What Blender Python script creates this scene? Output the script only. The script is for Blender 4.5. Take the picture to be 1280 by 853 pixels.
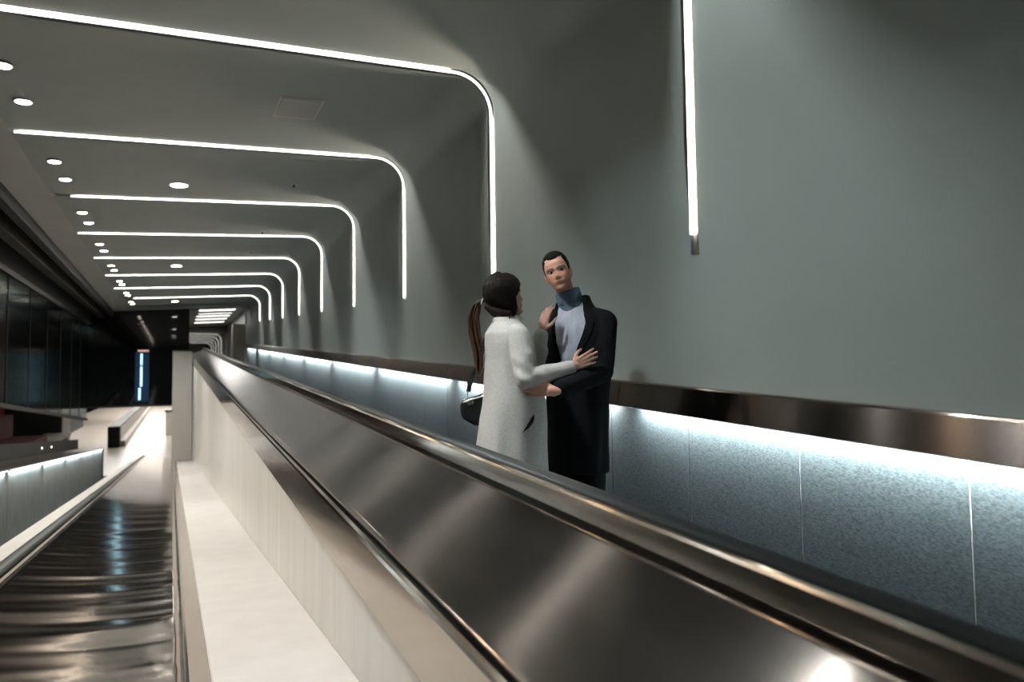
import bpy, bmesh, math, random
from mathutils import Vector, Matrix, noise
PI = math.pi
random.seed(7)
for o in list(bpy.data.objects): bpy.data.objects.remove(o)
sc = bpy.context.scene
C = sc.collection

# ------------------------------------------------------------------ camera
YAW, PITCH, ROLL = math.radians(27.146), math.radians(2.830), math.radians(-0.716)
fwd = Vector((math.sin(YAW)*math.cos(PITCH), math.cos(YAW)*math.cos(PITCH), math.sin(PITCH)))
rgt = Vector((math.cos(YAW), -math.sin(YAW), 0)); upv = rgt.cross(fwd)
r2 = rgt*math.cos(ROLL)+upv*math.sin(ROLL); u2 = -rgt*math.sin(ROLL)+upv*math.cos(ROLL)
cam = bpy.data.cameras.new('camera'); camo = bpy.data.objects.new('camera', cam); C.objects.link(camo)
cam.sensor_width = 36; cam.lens = 827.9/1280*36; cam.clip_start = .02; cam.clip_end = 300
m = Matrix((r2, u2, -fwd)).transposed().to_4x4(); camo.matrix_world = m
cam.dof.use_dof = True; cam.dof.focus_distance = 3.6; cam.dof.aperture_fstop = 1.8
sc.camera = camo

# ------------------------------------------------------------------ world, exposure
w = bpy.data.worlds.new('world'); sc.world = w; w.use_nodes = True
w.node_tree.nodes['Background'].inputs[0].default_value = (.30, .38, .40, 1)
w.node_tree.nodes['Background'].inputs[1].default_value = .004
vs = sc.view_settings
vs.view_transform = 'Standard'; vs.look = 'None'; vs.gamma = 1; vs.use_curve_mapping = False; vs.exposure = 0.30

def area(name, loc, aim, sx, sy, power, color, spread=180, xdir=None):
    """rectangular lamp at loc shining along aim; xdir = direction of its long side"""
    l = bpy.data.lights.new(name, 'AREA'); l.shape = 'RECTANGLE'; l.size = sx; l.size_y = sy
    l.energy = power; l.color = color; l.spread = math.radians(spread)
    o = bpy.data.objects.new(name, l); C.objects.link(o)
    z = -Vector(aim).normalized(); x = Vector(xdir if xdir else (1, 0, 0)).normalized(); z = (z - x*z.dot(x)).normalized(); y = z.cross(x)
    mm = Matrix((x, y, z)).transposed().to_4x4(); mm.translation = Vector(loc); o.matrix_world = mm
    return o
# ceiling lights of the bright hall beyond the low bulkhead
area('hall_lamp', (-2.6, 52, 1.6), (0, 0, -1), 5, 22, 1150, (1, .95, .90))
area('hall_lamp', (-2.4, 82, 1.6), (0, 0, -1), 5, 30, 2000, (1, .95, .90))

# ------------------------------------------------------------------ helpers
WX = 2.65; MR = .0557; ML = .074; HC = 2.810; TILT = .0682
DOWN_W = 22
CEIL_W, WALL_W = 46, 16        # watts of the LED lines: ceiling leg, wall leg
def ceil_z(x): return HC + TILT*(x-WX)
def mat(name, col, rough=.5, metal=0, spec=.5, emit=None, es=0, noise_scale=None, noise_amt=.15, stretch=(1,1,1), bump=0, bump_scale=None, rough_var=0):
    mt = bpy.data.materials.new(name); mt.use_nodes = True
    nt = mt.node_tree; b = nt.nodes['Principled BSDF']
    b.inputs['Base Color'].default_value = (*col, 1); b.inputs['Roughness'].default_value = rough
    b.inputs['Metallic'].default_value = metal; b.inputs['Specular IOR Level'].default_value = spec
    if emit: b.inputs['Emission Color'].default_value = (*emit, 1); b.inputs['Emission Strength'].default_value = es
    if noise_scale or bump:
        tc = nt.nodes.new('ShaderNodeTexCoord'); mp = nt.nodes.new('ShaderNodeMapping'); mp.inputs['Scale'].default_value = stretch
        nt.links.new(tc.outputs['Object'], mp.inputs['Vector'])
    if noise_scale:
        n = nt.nodes.new('ShaderNodeTexNoise'); n.inputs['Scale'].default_value = noise_scale; n.inputs['Detail'].default_value = 5
        nt.links.new(mp.outputs[0], n.inputs['Vector'])
        r = nt.nodes.new('ShaderNodeValToRGB'); r.color_ramp.elements[0].position = .3; r.color_ramp.elements[1].position = .7
        r.color_ramp.elements[0].color = (*[c*(1-noise_amt) for c in col], 1); r.color_ramp.elements[1].color = (*[min(1, c*(1+noise_amt)) for c in col], 1)
        nt.links.new(n.outputs['Fac'], r.inputs[0]); nt.links.new(r.outputs[0], b.inputs['Base Color'])
        if rough_var:
            mr = nt.nodes.new('ShaderNodeMapRange'); mr.inputs['To Min'].default_value = rough-rough_var; mr.inputs['To Max'].default_value = rough+rough_var
            nt.links.new(n.outputs['Fac'], mr.inputs['Value']); nt.links.new(mr.outputs[0], b.inputs['Roughness'])
    if bump:
        n2 = nt.nodes.new('ShaderNodeTexNoise'); n2.inputs['Scale'].default_value = bump_scale or 40; n2.inputs['Detail'].default_value = 3
        nt.links.new(mp.outputs[0], n2.inputs['Vector'])
        bp = nt.nodes.new('ShaderNodeBump'); bp.inputs['Strength'].default_value = bump; bp.inputs['Distance'].default_value = .01
        nt.links.new(n2.outputs['Fac'], bp.inputs['Height']); nt.links.new(bp.outputs[0], b.inputs['Normal'])
    return mt
def glass_mat(name, tint, mixmax, ior=1.45):
    mt = bpy.data.materials.new(name); mt.use_nodes = True; nt = mt.node_tree; nt.nodes.clear()
    out = nt.nodes.new('ShaderNodeOutputMaterial'); mx = nt.nodes.new('ShaderNodeMixShader')
    tr = nt.nodes.new('ShaderNodeBsdfTransparent'); tr.inputs[0].default_value = (*tint, 1)
    gl = nt.nodes.new('ShaderNodeBsdfGlossy'); gl.inputs['Roughness'].default_value = .14; gl.inputs[0].default_value = (.9, .95, .95, 1)
    fr = nt.nodes.new('ShaderNodeFresnel'); fr.inputs[0].default_value = ior
    mu = nt.nodes.new('ShaderNodeMath'); mu.operation = 'MULTIPLY'; mu.inputs[1].default_value = mixmax; nt.links.new(fr.outputs[0], mu.inputs[0]); nt.links.new(mu.outputs[0], mx.inputs[0]); nt.links.new(tr.outputs[0], mx.inputs[1]); nt.links.new(gl.outputs[0], mx.inputs[2])
    nt.links.new(mx.outputs[0], out.inputs[0])
    return mt
M = {}
M['paint'] = mat('grey_paint', (.24, .268, .258), .62, noise_scale=1.3, noise_amt=.05, bump=.03, bump_scale=60)
M['ceilpaint'] = mat('ceiling_paint', (.30, .305, .295), .6, noise_scale=.9, noise_amt=.05)
M['led'] = mat('led_diffuser', (.8, .8, .8), .5, emit=(1, .97, .90), es=2.6)
M['ledoff'] = mat('unlit_diffuser', (.16, .19, .25), .4)
M['alu'] = mat('led_channel', (.25, .26, .26), .45, .6)
M['steel'] = mat('brushed_steel', (.175, .155, .142), .145, 1, noise_scale=6, noise_amt=.08, stretch=(1, .12, 1), bump=.02, bump_scale=3, rough_var=.02)
M['steelp'] = mat('polished_steel', (.60, .525, .465), .12, 1, noise_scale=4, noise_amt=.06, stretch=(1, .3, 1))
M['band'] = mat('band_steel', (.34, .285, .255), .175, 1, noise_scale=3, noise_amt=.08, stretch=(1, 2, .2), bump=.02, bump_scale=1.5)
def anisotropic(mt, amount, rot):
    nt = mt.node_tree; b = nt.nodes['Principled BSDF']; tg = nt.nodes.new('ShaderNodeTangent'); tg.direction_type = 'UV_MAP'; tg.uv_map = 'along'
    nt.links.new(tg.outputs[0], b.inputs['Tangent']); b.inputs['Anisotropic'].default_value = amount; b.inputs['Anisotropic Rotation'].default_value = rot
anisotropic(M['band'], 1.0, .25)
M['panel'] = mat('granite_panel', (.013, .0165, .0175), .6, spec=.12, noise_scale=140, noise_amt=.5, stretch=(1, .5, 1), bump=.06, bump_scale=200)
M['lpanel'] = mat('concrete_panel', (.14, .15, .145), .45, noise_scale=8, noise_amt=.25, stretch=(1, 1, .3))
M['white'] = mat('white_panel', (.72, .69, .655), .40, noise_scale=2.2, noise_amt=.06, stretch=(1, 4, .3))
M['ledge'] = mat('white_stone', (.44, .412, .395), .5, noise_scale=5, noise_amt=.05)
M['rubber'] = mat('black_rubber', (.030, .034, .034), .5, spec=.3)
M['black'] = mat('black_paint', (.006, .007, .007), .6)
M['blackglass'] = mat('black_glass', (.003, .004, .004), .04, spec=.6)
M['brown'] = mat('bronze_beam', (.05, .045, .037), .35, .4)
M['dlens'] = mat('downlight_lens', (.9, .9, .9), .4, emit=(1, .97, .93), es=26)
M['dlensw'] = mat('downlight_lens_warm', (.9, .9, .9), .4, emit=(1, .74, .46), es=26)
M['dtrim'] = mat('downlight_trim', (.55, .55, .53), .35)
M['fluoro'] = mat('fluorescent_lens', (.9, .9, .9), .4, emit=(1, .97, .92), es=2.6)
M['beige'] = mat('beige_stone', (.42, .36, .30), .5, noise_scale=3, noise_amt=.1)
M['greypost'] = mat('grey_post', (.46, .43, .39), .5, noise_scale=3, noise_amt=.06, stretch=(1,1,.2))
M['floor'] = mat('pale_floor', (.50, .46, .40), .28, noise_scale=1.2, noise_amt=.12)
M['belt'] = mat('walkway_belt', (.055, .058, .06), .5, .3)
M['blue'] = mat('blue_screen', (.01, .03, .08), .3, emit=(.008, .10, .25), es=.05)
M['cyan'] = mat('cyan_tube', (.5, .8, .9), .3, emit=(.45, .85, 1), es=1.4)
M['redtube'] = mat('pink_tube', (.5, .3, .25), .3, emit=(1, .6, .5), es=.5)
M['red'] = mat('red_upholstery', (.06, .006, .010), .6)
M['redwall'] = mat('red_wall', (.22, .02, .018), .6, noise_scale=2, noise_amt=.3)
M['teal'] = mat('teal_wall', (.03, .09, .095), .6, noise_scale=.6, noise_amt=.6)
M['glass'] = glass_mat('shop_glass', (.55, .62, .62), .3)
M['led_cool'] = mat('led_cool_tube', (.8, .8, .8), .5, emit=(.86, .97, 1), es=4)
M['darkmetal'] = mat('dark_metal', (.09, .085, .08), .3, .8)

def link(name, me, m=None, parent=None, smooth=False):
    o = bpy.data.objects.new(name, me); C.objects.link(o)
    if m is not None: me.materials.append(M[m] if isinstance(m, str) else m)
    if smooth: me.polygons.foreach_set('use_smooth', [True]*len(me.polygons))
    if parent: o.parent = parent
    return o
def mesh(name, V, F, m=None, parent=None, smooth=False):
    me = bpy.data.meshes.new(name); me.from_pydata([tuple(v) for v in V], [], F); me.update()
    bm = bmesh.new(); bm.from_mesh(me); bmesh.ops.recalc_face_normals(bm, faces=bm.faces); bm.to_mesh(me); bm.free()
    return link(name, me, m, parent, smooth)
def tag(o, label=None, cat=None, group=None, kind=None):
    if label: o['label'] = label
    if cat: o['category'] = cat
    if group: o['group'] = group
    if kind: o['kind'] = kind
    return o
def empty(name, loc, label=None, cat=None, group=None):
    o = bpy.data.objects.new(name, None); C.objects.link(o); o.location = loc; o.empty_display_size = .1
    return tag(o, label, cat, group)
def place(o):
    """re-express a child built in world coordinates relative to its parent"""
    o.matrix_parent_inverse = Matrix.Translation(-o.parent.location) ; return o
def boxv(x0, x1, y0, y1, z0, z1, sl=0):
    V = [(x, y, z+sl*y) for x in (x0, x1) for y in (y0, y1) for z in (z0, z1)]
    F = [(0,1,3,2), (4,6,7,5), (0,4,5,1), (2,3,7,6), (0,2,6,4), (1,5,7,3)]
    return V, F
def box(name, x0, x1, y0, y1, z0, z1, m, parent=None, sl=0, bev=0):
    V, F = boxv(x0, x1, y0, y1, z0, z1, sl)
    o = mesh(name, V, F, m, parent)
    if parent: place(o)
    if bev:
        bm = bmesh.new(); bm.from_mesh(o.data); bmesh.ops.bevel(bm, geom=list(bm.edges), offset=bev, segments=2, affect='EDGES', profile=.6); bm.to_mesh(o.data); bm.free()
    return o
def prism(name, prof, y0, y1, m, parent=None, sl=0, seg=1, smooth=False, close=True):
    n = len(prof); V = []; F = []
    for k in range(seg+1):
        y = y0+(y1-y0)*k/seg
        V += [(x, y, z+sl*y) for x, z in prof]
    for k in range(seg):
        for i in range(n if close else n-1):
            j = (i+1) % n; F.append((k*n+i, k*n+j, (k+1)*n+j, (k+1)*n+i))
    if close: F += [tuple(range(n)), tuple(range(seg*n, (seg+1)*n))]
    o = mesh(name, V, F, m, parent, smooth)
    uv = o.data.uv_layers.new(name='along')
    for lp in o.data.loops:
        v = o.data.vertices[lp.vertex_index].co; uv.data[lp.index].uv = (v.y, v.z-sl*v.y+v.x*.37)
    if parent: place(o)
    return o

# ------------------------------------------------------------------ setting
Y0, Y1 = -5.0, 28.4
RC = .38
# right wall and ceiling: bays like the teeth of a saw, the step between two bays holds the recessed LED line
SP, SY = 2.6494, 2.8781
cx, cz = WX-RC, HC-RC
ZB0, ZBM = .5, .0575                       # lower ends of the LED lines rise with the ramp
XE = -1.5                                  # left end of the bays
STEP, SLOT = .045, .050
def bay_profile(zend, xl, off):
    """points of the shell from the lower wall end round the cove to the ceiling, moved inward by off(x, z)"""
    P = [(WX, zend-1.05), (WX, zend-.5), (WX, zend)]+[(WX, zend+.06+(cz-zend-.06)*q/6) for q in range(7)]
    for i in range(1, 13):
        a = PI/2*i/12; P.append((cx+RC*math.cos(a), cz+RC*math.sin(a)-TILT*RC*(i/12)**1.5))
    for q in range(1, 7):
        x = cx+(xl-cx)*q/6; P.append((x, ceil_z(x)))
    Q = []
    for i, (x, z) in enumerate(P):
        a = Vector(P[max(0, i-1)]); b = Vector(P[min(len(P)-1, i+1)]); d = (b-a).normalized(); nr = Vector((-d.y, d.x))
        o = off
        if off > 0 and x == WX: t = min(1, max(0, (z-zend)/.55)); o = off*t*t*(3-2*t)+.0012
        if off > 0 and i == len(P)-1: o = 0
        Q.append((x+nr.x*o, z+nr.y*o))
    return Q
K0, K1 = -3, 10
wr = prism('wall_right', [(WX, -1.6), (WX, ZB0), (WX+.25, ZB0), (WX+.25, -1.6)], Y0, 29.4, 'paint'); 
for v in wr.data.vertices:                 # upper edge follows the ramp
    if v.co.z > 0: v.co.z += ZBM*v.co.y
tag(wr, kind='structure')
wu = prism('wall_right', [(WX, -1.2), (WX, 3.3), (WX+.25, 3.3), (WX+.25, -1.2)], 29.4, 47, 'paint'); tag(wu, kind='structure')
def bay(k):
    ya = SY+SP*k; yb = SY+SP*(k+1)-SLOT
    if yb > Y1: yb = Y1
    yf = SY+SP*(k+1)
    n = 0; V = []; F = []
    za, zb = ZB0+ZBM*ya, ZB0+ZBM*yb
    A = bay_profile(za, XE, STEP); B = bay_profile(zb, XE, STEP*.02); n = len(A)
    NY = 4
    V = []
    for j in range(NY+1):
        f = j/NY; yj = ya+(yb-ya)*f
        V += [(x, yj, z) for x, z in bay_profile(ZB0+ZBM*yj, XE, STEP*(1-.98*f))]
    F = [(j*n+q, j*n+q+1, (j+1)*n+q+1, (j+1)*n+q) for j in range(NY) for q in range(n-1)]
    o = mesh('wall_panel', V, F, 'paint', wr, True)
    bmx = bmesh.new(); bmx.from_mesh(o.data)
    if sum((f.normal.x+f.normal.z) for f in bmx.faces) > 0: bmesh.ops.reverse_faces(bmx, faces=bmx.faces)
    bmx.to_mesh(o.data); bmx.free()
    return o
for k in range(K0, 10): bay(k)
# light-tight shell behind the bays
P = bay_profile(-.2, XE-.02, -.075)
b = prism('backing', P+[(P[-1][0], 3.3), (WX+.25, 3.3), (WX+.25, -.2)], Y0, 29.4, 'alu', wr); 
cl = prism('ceiling', [(-1.95, ceil_z(-1.95)), (XE, ceil_z(XE)), (XE, 3.3), (-1.95, 3.3)], Y0, Y1, 'ceilpaint'); tag(cl, kind='structure')
cove = bay_profile(0, XE, 0)
c2 = prism('ceiling_beyond', [(-2.3, ceil_z(-2.3)), (WX+.2, ceil_z(WX+.2)), (WX+.2, 3.3), (-2.3, 3.3)], Y1+.35, 39.2, 'ceilpaint'); c2.name = 'ceiling'; tag(c2, kind='structure')
tag(box('wall_back', -6, WX, Y0-.2, Y0, -1.9, 3.3, 'paint'), kind='structure')
tag(box('wall_left', -6.2, -6, Y0, 60, -4.6, 3.3, 'black'), kind='structure')
tag(box('ceiling_shop', -6, -1.95, Y0, Y1, 3.0, 3.3, 'black'), kind='structure').name = 'ceiling'
# lower hall floor, level, seen under the bulkhead
tag(box('floor', -8, 1.2, 29.0, 125, -3.75, -3.6, 'floor'), kind='structure')
tag(prism('floor', [(-2.15, -1.92), (-1.28, -1.92), (-1.28, -1.82), (-2.15, -1.82)], Y0, 29.0, 'belt', sl=-ML), kind='structure')
tag(prism('floor', [(1.38, -1.40), (2.65, -1.40), (2.65, -1.28), (1.38, -1.28)], Y0, 33.0, 'belt', sl=MR), kind='structure')
tag(box('floor', .3, WX, 33.0, 60, .40, .56, 'floor'), kind='structure')
tag(box('floor', -6, -2.2, Y0, 29, -4.3, -4.1, 'black'), kind='structure')

# lower wall: granite panels under the steel band
def wall_piece(name, prof, y0, y1, m, parent, sl=0):
    return prism(name, prof, y0, y1, m, parent, sl)
NP = 45
me0 = None
for k in range(NP):
    y0 = -4.56+.75*k
    if y0+.75 > 28.95: break
    if me0 is None:
        o = prism('panel', [(WX-.010, -1.30), (WX-.001, -1.30), (WX-.001, -.30), (WX-.010, -.30)], .003, .747, 'panel', wr, MR)
        me0 = o.data
    else:
        o = link('panel', me0, None, wr)
    o.location = (0, y0, MR*y0)
o = box('panel_joint_sealant', WX-.005, WX-.0005, -4.56, 28.9, -1.30, -.31, 'dtrim', wr, MR)
# steel band (handrail panel) in three-metre lengths, lit from behind by a LED line
tr = None
for k in range(11):
    y0 = -5.51+3.0*k-.0; y1 = y0+3.0
    if k == 10: y1 = 28.75
    y0 += .0; ym0, ym1 = y0+.003, y1-.003
    pr = [(2.549, -.410), (2.543, -.404), (2.570, -.2565), (2.577, -.248), (2.648, -.248), (2.648, -.260), (2.588, -.260), (2.556, -.410)]
    if k == 0:
        tr = prism('trim_1', pr, ym0, ym1, 'band', sl=MR); tag(tr, kind='structure')
    else:
        prism('band_length', pr, ym0, ym1, 'band', tr, MR)
    b = prism('led_tube', [(2.574, -.380), (2.592, -.380), (2.592, -.366), (2.574, -.366)], y0+.12, y1-.12, 'led_cool', tr, MR)
    L = 2.72
    yc = (y0+y1)/2
    area('band_lamp', (2.583, yc, -.386+MR*yc), (.75, 0, -1), L, .014, 185, (.91, .99, 1), 150, (0, 1, MR))
box('end_trim', 2.585, 2.64, 28.75, 28.85, -1.30, -.25, 'darkmetal', tr, MR)

# ------------------------------------------------------------------ LED arches
def step_face(name, Y, z0, z1, x1, m, parent, d0, d1, thick=.010):
    """thin strip standing on the step between two bays, facing back along the tunnel; runs from wall height z0 to ceiling x1"""
    A = bay_profile(z0, x1, -d0)[2:]; B = bay_profile(z0, x1, d1)[2:]; n = len(A)
    B = [(WX-d1, z) if abs(z-q[1]) < 1e-6 and q[0] == WX else (x, z) for (x, z), q in zip(B, bay_profile(z0, x1, 0)[2:])]
    B[0] = (WX-d1, z0); B[-1] = (x1, ceil_z(x1)-d1); A[0] = (WX+d0, z0); A[-1] = (x1, ceil_z(x1)+d0)
    if z1 is not None: A = [(WX+d0, z0), (WX+d0, z1)]; B = [(WX-d1, z0), (WX-d1, z1)]; n = 2
    V = []; F = []
    for y in (Y-thick, Y):
        V += [(x, y, z) for x, z in A]+[(x, y, z) for x, z in B]
    N = 2*n
    for i in range(n-1):
        F += [(i, i+1, n+i+1, n+i), (N+i, N+i+1, N+n+i+1, N+n+i), (n+i, n+i+1, N+n+i+1, N+n+i), (i, i+1, N+i+1, N+i)]
    F += [(0, n, N+n, N), (n-1, 2*n-1, N+2*n-1, N+n-1)]
    return place(mesh(name, V, F, m, parent))
def ribbon(name, P, Y, wdt, t, m, parent):
    V = []; F = []; n = len(P)
    for i, (x, z) in enumerate(P):
        a = Vector(P[max(0, i-1)]); b = Vector(P[min(n-1, i+1)]); d = (b-a).normalized(); nr = Vector((d.y, -d.x))
        for s, off in ((-1, .0005), (1, .0005), (1, t), (-1, t)):
            V.append((x+nr.x*off, Y+s*wdt/2, z+nr.y*off))
    for i in range(n-1):
        for j in range(4):
            k = (j+1) % 4; F.append((i*4+j, i*4+k, (i+1)*4+k, (i+1)*4+j))
    F += [(0,1,2,3), tuple(n*4-4+q for q in range(4))]
    return place(mesh(name, V, F, m, parent))
names = {0: 'LED line on the bare grey wall to the right of the man',
 1: 'long LED arch whose wall leg ends behind the ponytailed woman',
 2: 'second full LED arch, just left of the one behind the woman',
 3: 'third full LED arch along the tunnel, thin, left leg short of the first downlights',
 4: 'fourth full LED arch along the tunnel', 5: 'fifth full LED arch along the tunnel',
 6: 'sixth full LED arch along the tunnel, dim', 7: 'seventh full LED arch along the tunnel, dim',
 8: 'farthest LED arch before the black bulkhead'}
for k in range(-2, 9):
    Y = SY+SP*k
    zend = .5+.0575*Y
    xl = {1: -1.5, 2: -1.46, 3: -1.28, 8: -1.13}.get(k, -1.48)
    lab = names.get(k, 'LED arch of the tunnel over the photographer' if k == -1 else 'LED arch of the tunnel a bay behind the photographer')
    root = empty('light_line', (WX, Y, zend), lab, 'light', 'LED arches of the tunnel')
    cap = .115 if k == 0 else .02
    step_face('diffuser', Y-.001, zend+cap, None, xl, 'led', root, -.002, .023)
    step_face('end_cap', Y-.001, zend+.004, zend+cap, xl, 'ledoff', root, -.002, .023)
    step_face('channel', Y+.012, zend, None, xl-.01, 'alu', root, .060, -.004)
    # LED line inside the slot: the lip of the nearer bay cuts its light off sharply
    xm = (xl+cx)/2; ln = math.hypot(cx-xl, TILT*(cx-xl))
    a = area('line_lamp', (xm, Y-.016, ceil_z(xm)+.048), (0, -.35, -1), ln*.97, .014, CEIL_W*ln/3.8, (.93, 1, .98) if k < 1 else (1, .97, .90), 180, (1, 0, TILT)); a.parent = root; a.matrix_parent_inverse = Matrix.Translation(-root.location)
    lw = cz-(zend+cap)
    a = area('line_lamp', (WX+.048, Y-.016, (cz+zend+cap)/2), (-1, -.35, 0), lw*.97, .014, WALL_W*lw/1.6, (1, .87, .70), 180, (0, 0, 1)); a.parent = root; a.matrix_parent_inverse = Matrix.Translation(-root.location)

# ------------------------------------------------------------------ downlights
def bay_z(x, y):
    """height of the ceiling surface of the bays at x, y"""
    f = ((y-SY)/SP) % 1.0; f = min(1, f*SP/(SP-SLOT))
    return ceil_z(x)-STEP*(1-.98*f)
def disc(name, r0, r1, z0, z1, m, parent=None, n=24, solid=True):
    V = []; F = []
    for r, z in ((r0, z0), (r1, z1)):
        for i in range(n): V.append((r*math.cos(2*PI*i/n), r*math.sin(2*PI*i/n), z))
    for i in range(n):
        j = (i+1) % n; F.append((i, j, n+j, n+i))
    if solid: F += [tuple(range(n)), tuple(range(n, 2*n))]
    return mesh(name, V, F, m, parent)
def downlight(x, y, warm, label, r=.062):
    z = bay_z(x, y)+.0
    root = empty('downlight', (x, y, z-.001), label, 'light', 'recessed ceiling downlights')
    root.rotation_euler = (.0169, -math.atan(TILT), 0)
    disc('trim_ring', r*1.25, r*1.18, 0, -.006, 'dtrim', root)
    disc('lens', r, r*.96, -.0065, -.010, 'dlensw' if warm else 'dlens', root)
    l = bpy.data.lights.new('downlight_lamp', 'AREA'); l.shape = 'DISK'; l.size = r*1.9; l.energy = DOWN_W*(2.2 if r > .1 else 1); l.spread = math.radians(125)
    l.color = (1, .80, .56) if warm else (.93, 1, 1)
    o = bpy.data.objects.new('downlight_lamp', l); C.objects.link(o); o.parent = root; o.location = (0, 0, -.02)
yy = 6.43
ordn = ['nearest', 'second', 'third', 'fourth', 'fifth', 'sixth', 'seventh', 'eighth']
for i in range(8):
    a, b = SY+SP*(1+i)+.92, SY+SP*(1+i)+1.74
    downlight(-1.24, a, True, f'warm downlight of the {ordn[i]} pair along the left edge of the ceiling')
    downlight(-1.235, b, False, f'cool white downlight of the {ordn[i]} pair along the left edge of the ceiling')
downlight(.05, 2.75, False, 'large single downlight in mid ceiling, just ahead of the photographer', .105)
for i in (0,):
    downlight(-1.24, SY+SP*i+.92, True, ['warm downlight two bays behind the photographer', 'warm downlight one bay behind the photographer', 'warm downlight over the photographer, left'][i+2]); downlight(-1.24, SY+SP*i+1.74, False, ['cool downlight two bays behind the photographer', 'cool downlight one bay behind the photographer', 'cool downlight ahead of the photographer, left'][i+2])
for y, lb in ((9.95, 'large single downlight in mid ceiling, nearest one'), (17.16, 'large single downlight in mid ceiling, second one'), (25.2, 'large single downlight in mid ceiling, farthest one, before the bulkhead')):
    downlight(.05, y, False, lb, .105)

# ------------------------------------------------------------------ ceiling hatch, sprinklers
h = empty('access_hatch', (1.09, 6.75, bay_z(1.09, 6.75)), 'faint square access hatch in the grey ceiling', 'hatch')
h.rotation_euler = (.0169, -math.atan(TILT), 0)
V, F = boxv(-.19, .19, -.26, .26, -.006, -.0005); mesh('hatch_panel', V, F, 'ceilpaint', h)
V = []; F = []
for s in (.205, .193):
    for z in (-.004, -.0003):
        V += [(-s, -s*1.37, z), (s, -s*1.37, z), (s, s*1.37, z), (-s, s*1.37, z)]
for i in range(4):
    j = (i+1) % 4
    F += [(i, j, 8+j, 8+i), (4+i, 4+j, 12+j, 12+i), (i, j, 4+j, 4+i), (8+i, 8+j, 12+j, 12+i)]
mesh('hatch_frame', V, F, 'greypost', h)
for (x, y), lb in (((1.49, 9.58), 'small dark ceiling sprinkler right of the nearest single downlight'), ((1.47, 13.06), 'small ceiling sprinkler just above the third full LED arch'), ((1.48, 15.16), 'farthest small ceiling sprinkler')):
    s = empty('sprinkler', (x, y, bay_z(x, y)), lb, 'sprinkler', 'ceiling sprinklers')
    disc('cover_plate', .04, .035, -.0005, -.008, 'dtrim', s, 16); disc('stem', .012, .010, -.008, -.05, 'darkmetal', s, 10); disc('deflector', .028, .028, -.05, -.054, 'darkmetal', s, 12)

# ------------------------------------------------------------------ middle balustrade (rises away from the camera)
def grid_deck(name, x0, x1, zf, y0, y1, sl, nx, ny, amp, m, parent, thick=.06):
    V = []; F = []
    for j in range(ny+1):
        y = y0+(y1-y0)*j/ny
        for i in range(nx+1):
            x = x0+(x1-x0)*i/nx
            f = min(1, min(i, nx-i)/2)
            dz = amp*(1 if y < 4.5 else max(.10, 1-.16*(y-4.5)))*(noise.noise(Vector((x*.9, y*2.6, 3.1)))+.42*noise.noise(Vector((x*1.1+5, y*7.0, 1.7))))*f
            V.append((x, y, zf(x)+sl*y+dz))
    W = nx+1
    for j in range(ny):
        for i in range(nx):
            F.append((j*W+i, j*W+i+1, (j+1)*W+i+1, (j+1)*W+i))
    N = len(V)
    # skirt and underside
    V += [(x0, y0, zf(x0)+sl*y0-thick), (x1, y0, zf(x1)+sl*y0-thick), (x1, y1, zf(x1)+sl*y1-thick), (x0, y1, zf(x0)+sl*y1-thick)]
    F.append((N, N+1, N+2, N+3))
    F.append(tuple([N]+[i for i in range(W)]+[N+1])); F.append(tuple([N+3]+[ny*W+i for i in range(W)]+[N+2]))
    F.append(tuple([N]+[j*W for j in range(ny+1)]+[N+3])); F.append(tuple([N+1]+[j*W+nx for j in range(ny+1)]+[N+2]))
    o = mesh(name, V, F, m, parent, True)
    bmx = bmesh.new(); bmx.from_mesh(o.data)
    for f in bmx.faces: f.smooth = len(f.verts) == 4 and f.normal.z > .5
    bmx.to_mesh(o.data); bmx.free()
    return place(o)
YA, YE = -3.0, 33.0
bal = empty('balustrade', (.85, YA, -1.9), 'wide steel topped balustrade between the two walkways, in front of the couple', 'balustrade')
grid_deck('deck', .700, 1.212, lambda x: -.797+(x-.700)/.512*.210, YA, YE, MR, 10, 300, .0022, 'steel', bal)
prism('fascia', [(.684, -.815), (.688, -.802), (.700, -.794), (.706, -.81), (.700, -1.05), (.690, -1.05)], YA, YE, 'steelp', bal, MR)
prism('raised_edge', [(1.206, -.640), (1.206, -.526), (1.212, -.517), (1.224, -.514), (1.236, -.517), (1.236, -.640)], YA, YE, 'steelp', bal, MR, smooth=False)
hr = []
for i in range(16):
    a = 2*PI*i/16; hr.append((1.280+.042*math.copysign(abs(math.cos(a))**.6, math.cos(a)), -.530+.028*math.copysign(abs(math.sin(a))**.7, math.sin(a))))
prism('handrail', hr, YA, YE, 'rubber', bal, MR, smooth=True)
prism('inner_panel', [(1.25, -1.39), (1.32, -1.39), (1.30, -.56), (1.24, -.56)], YA, YE, 'steel', bal, MR)
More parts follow.
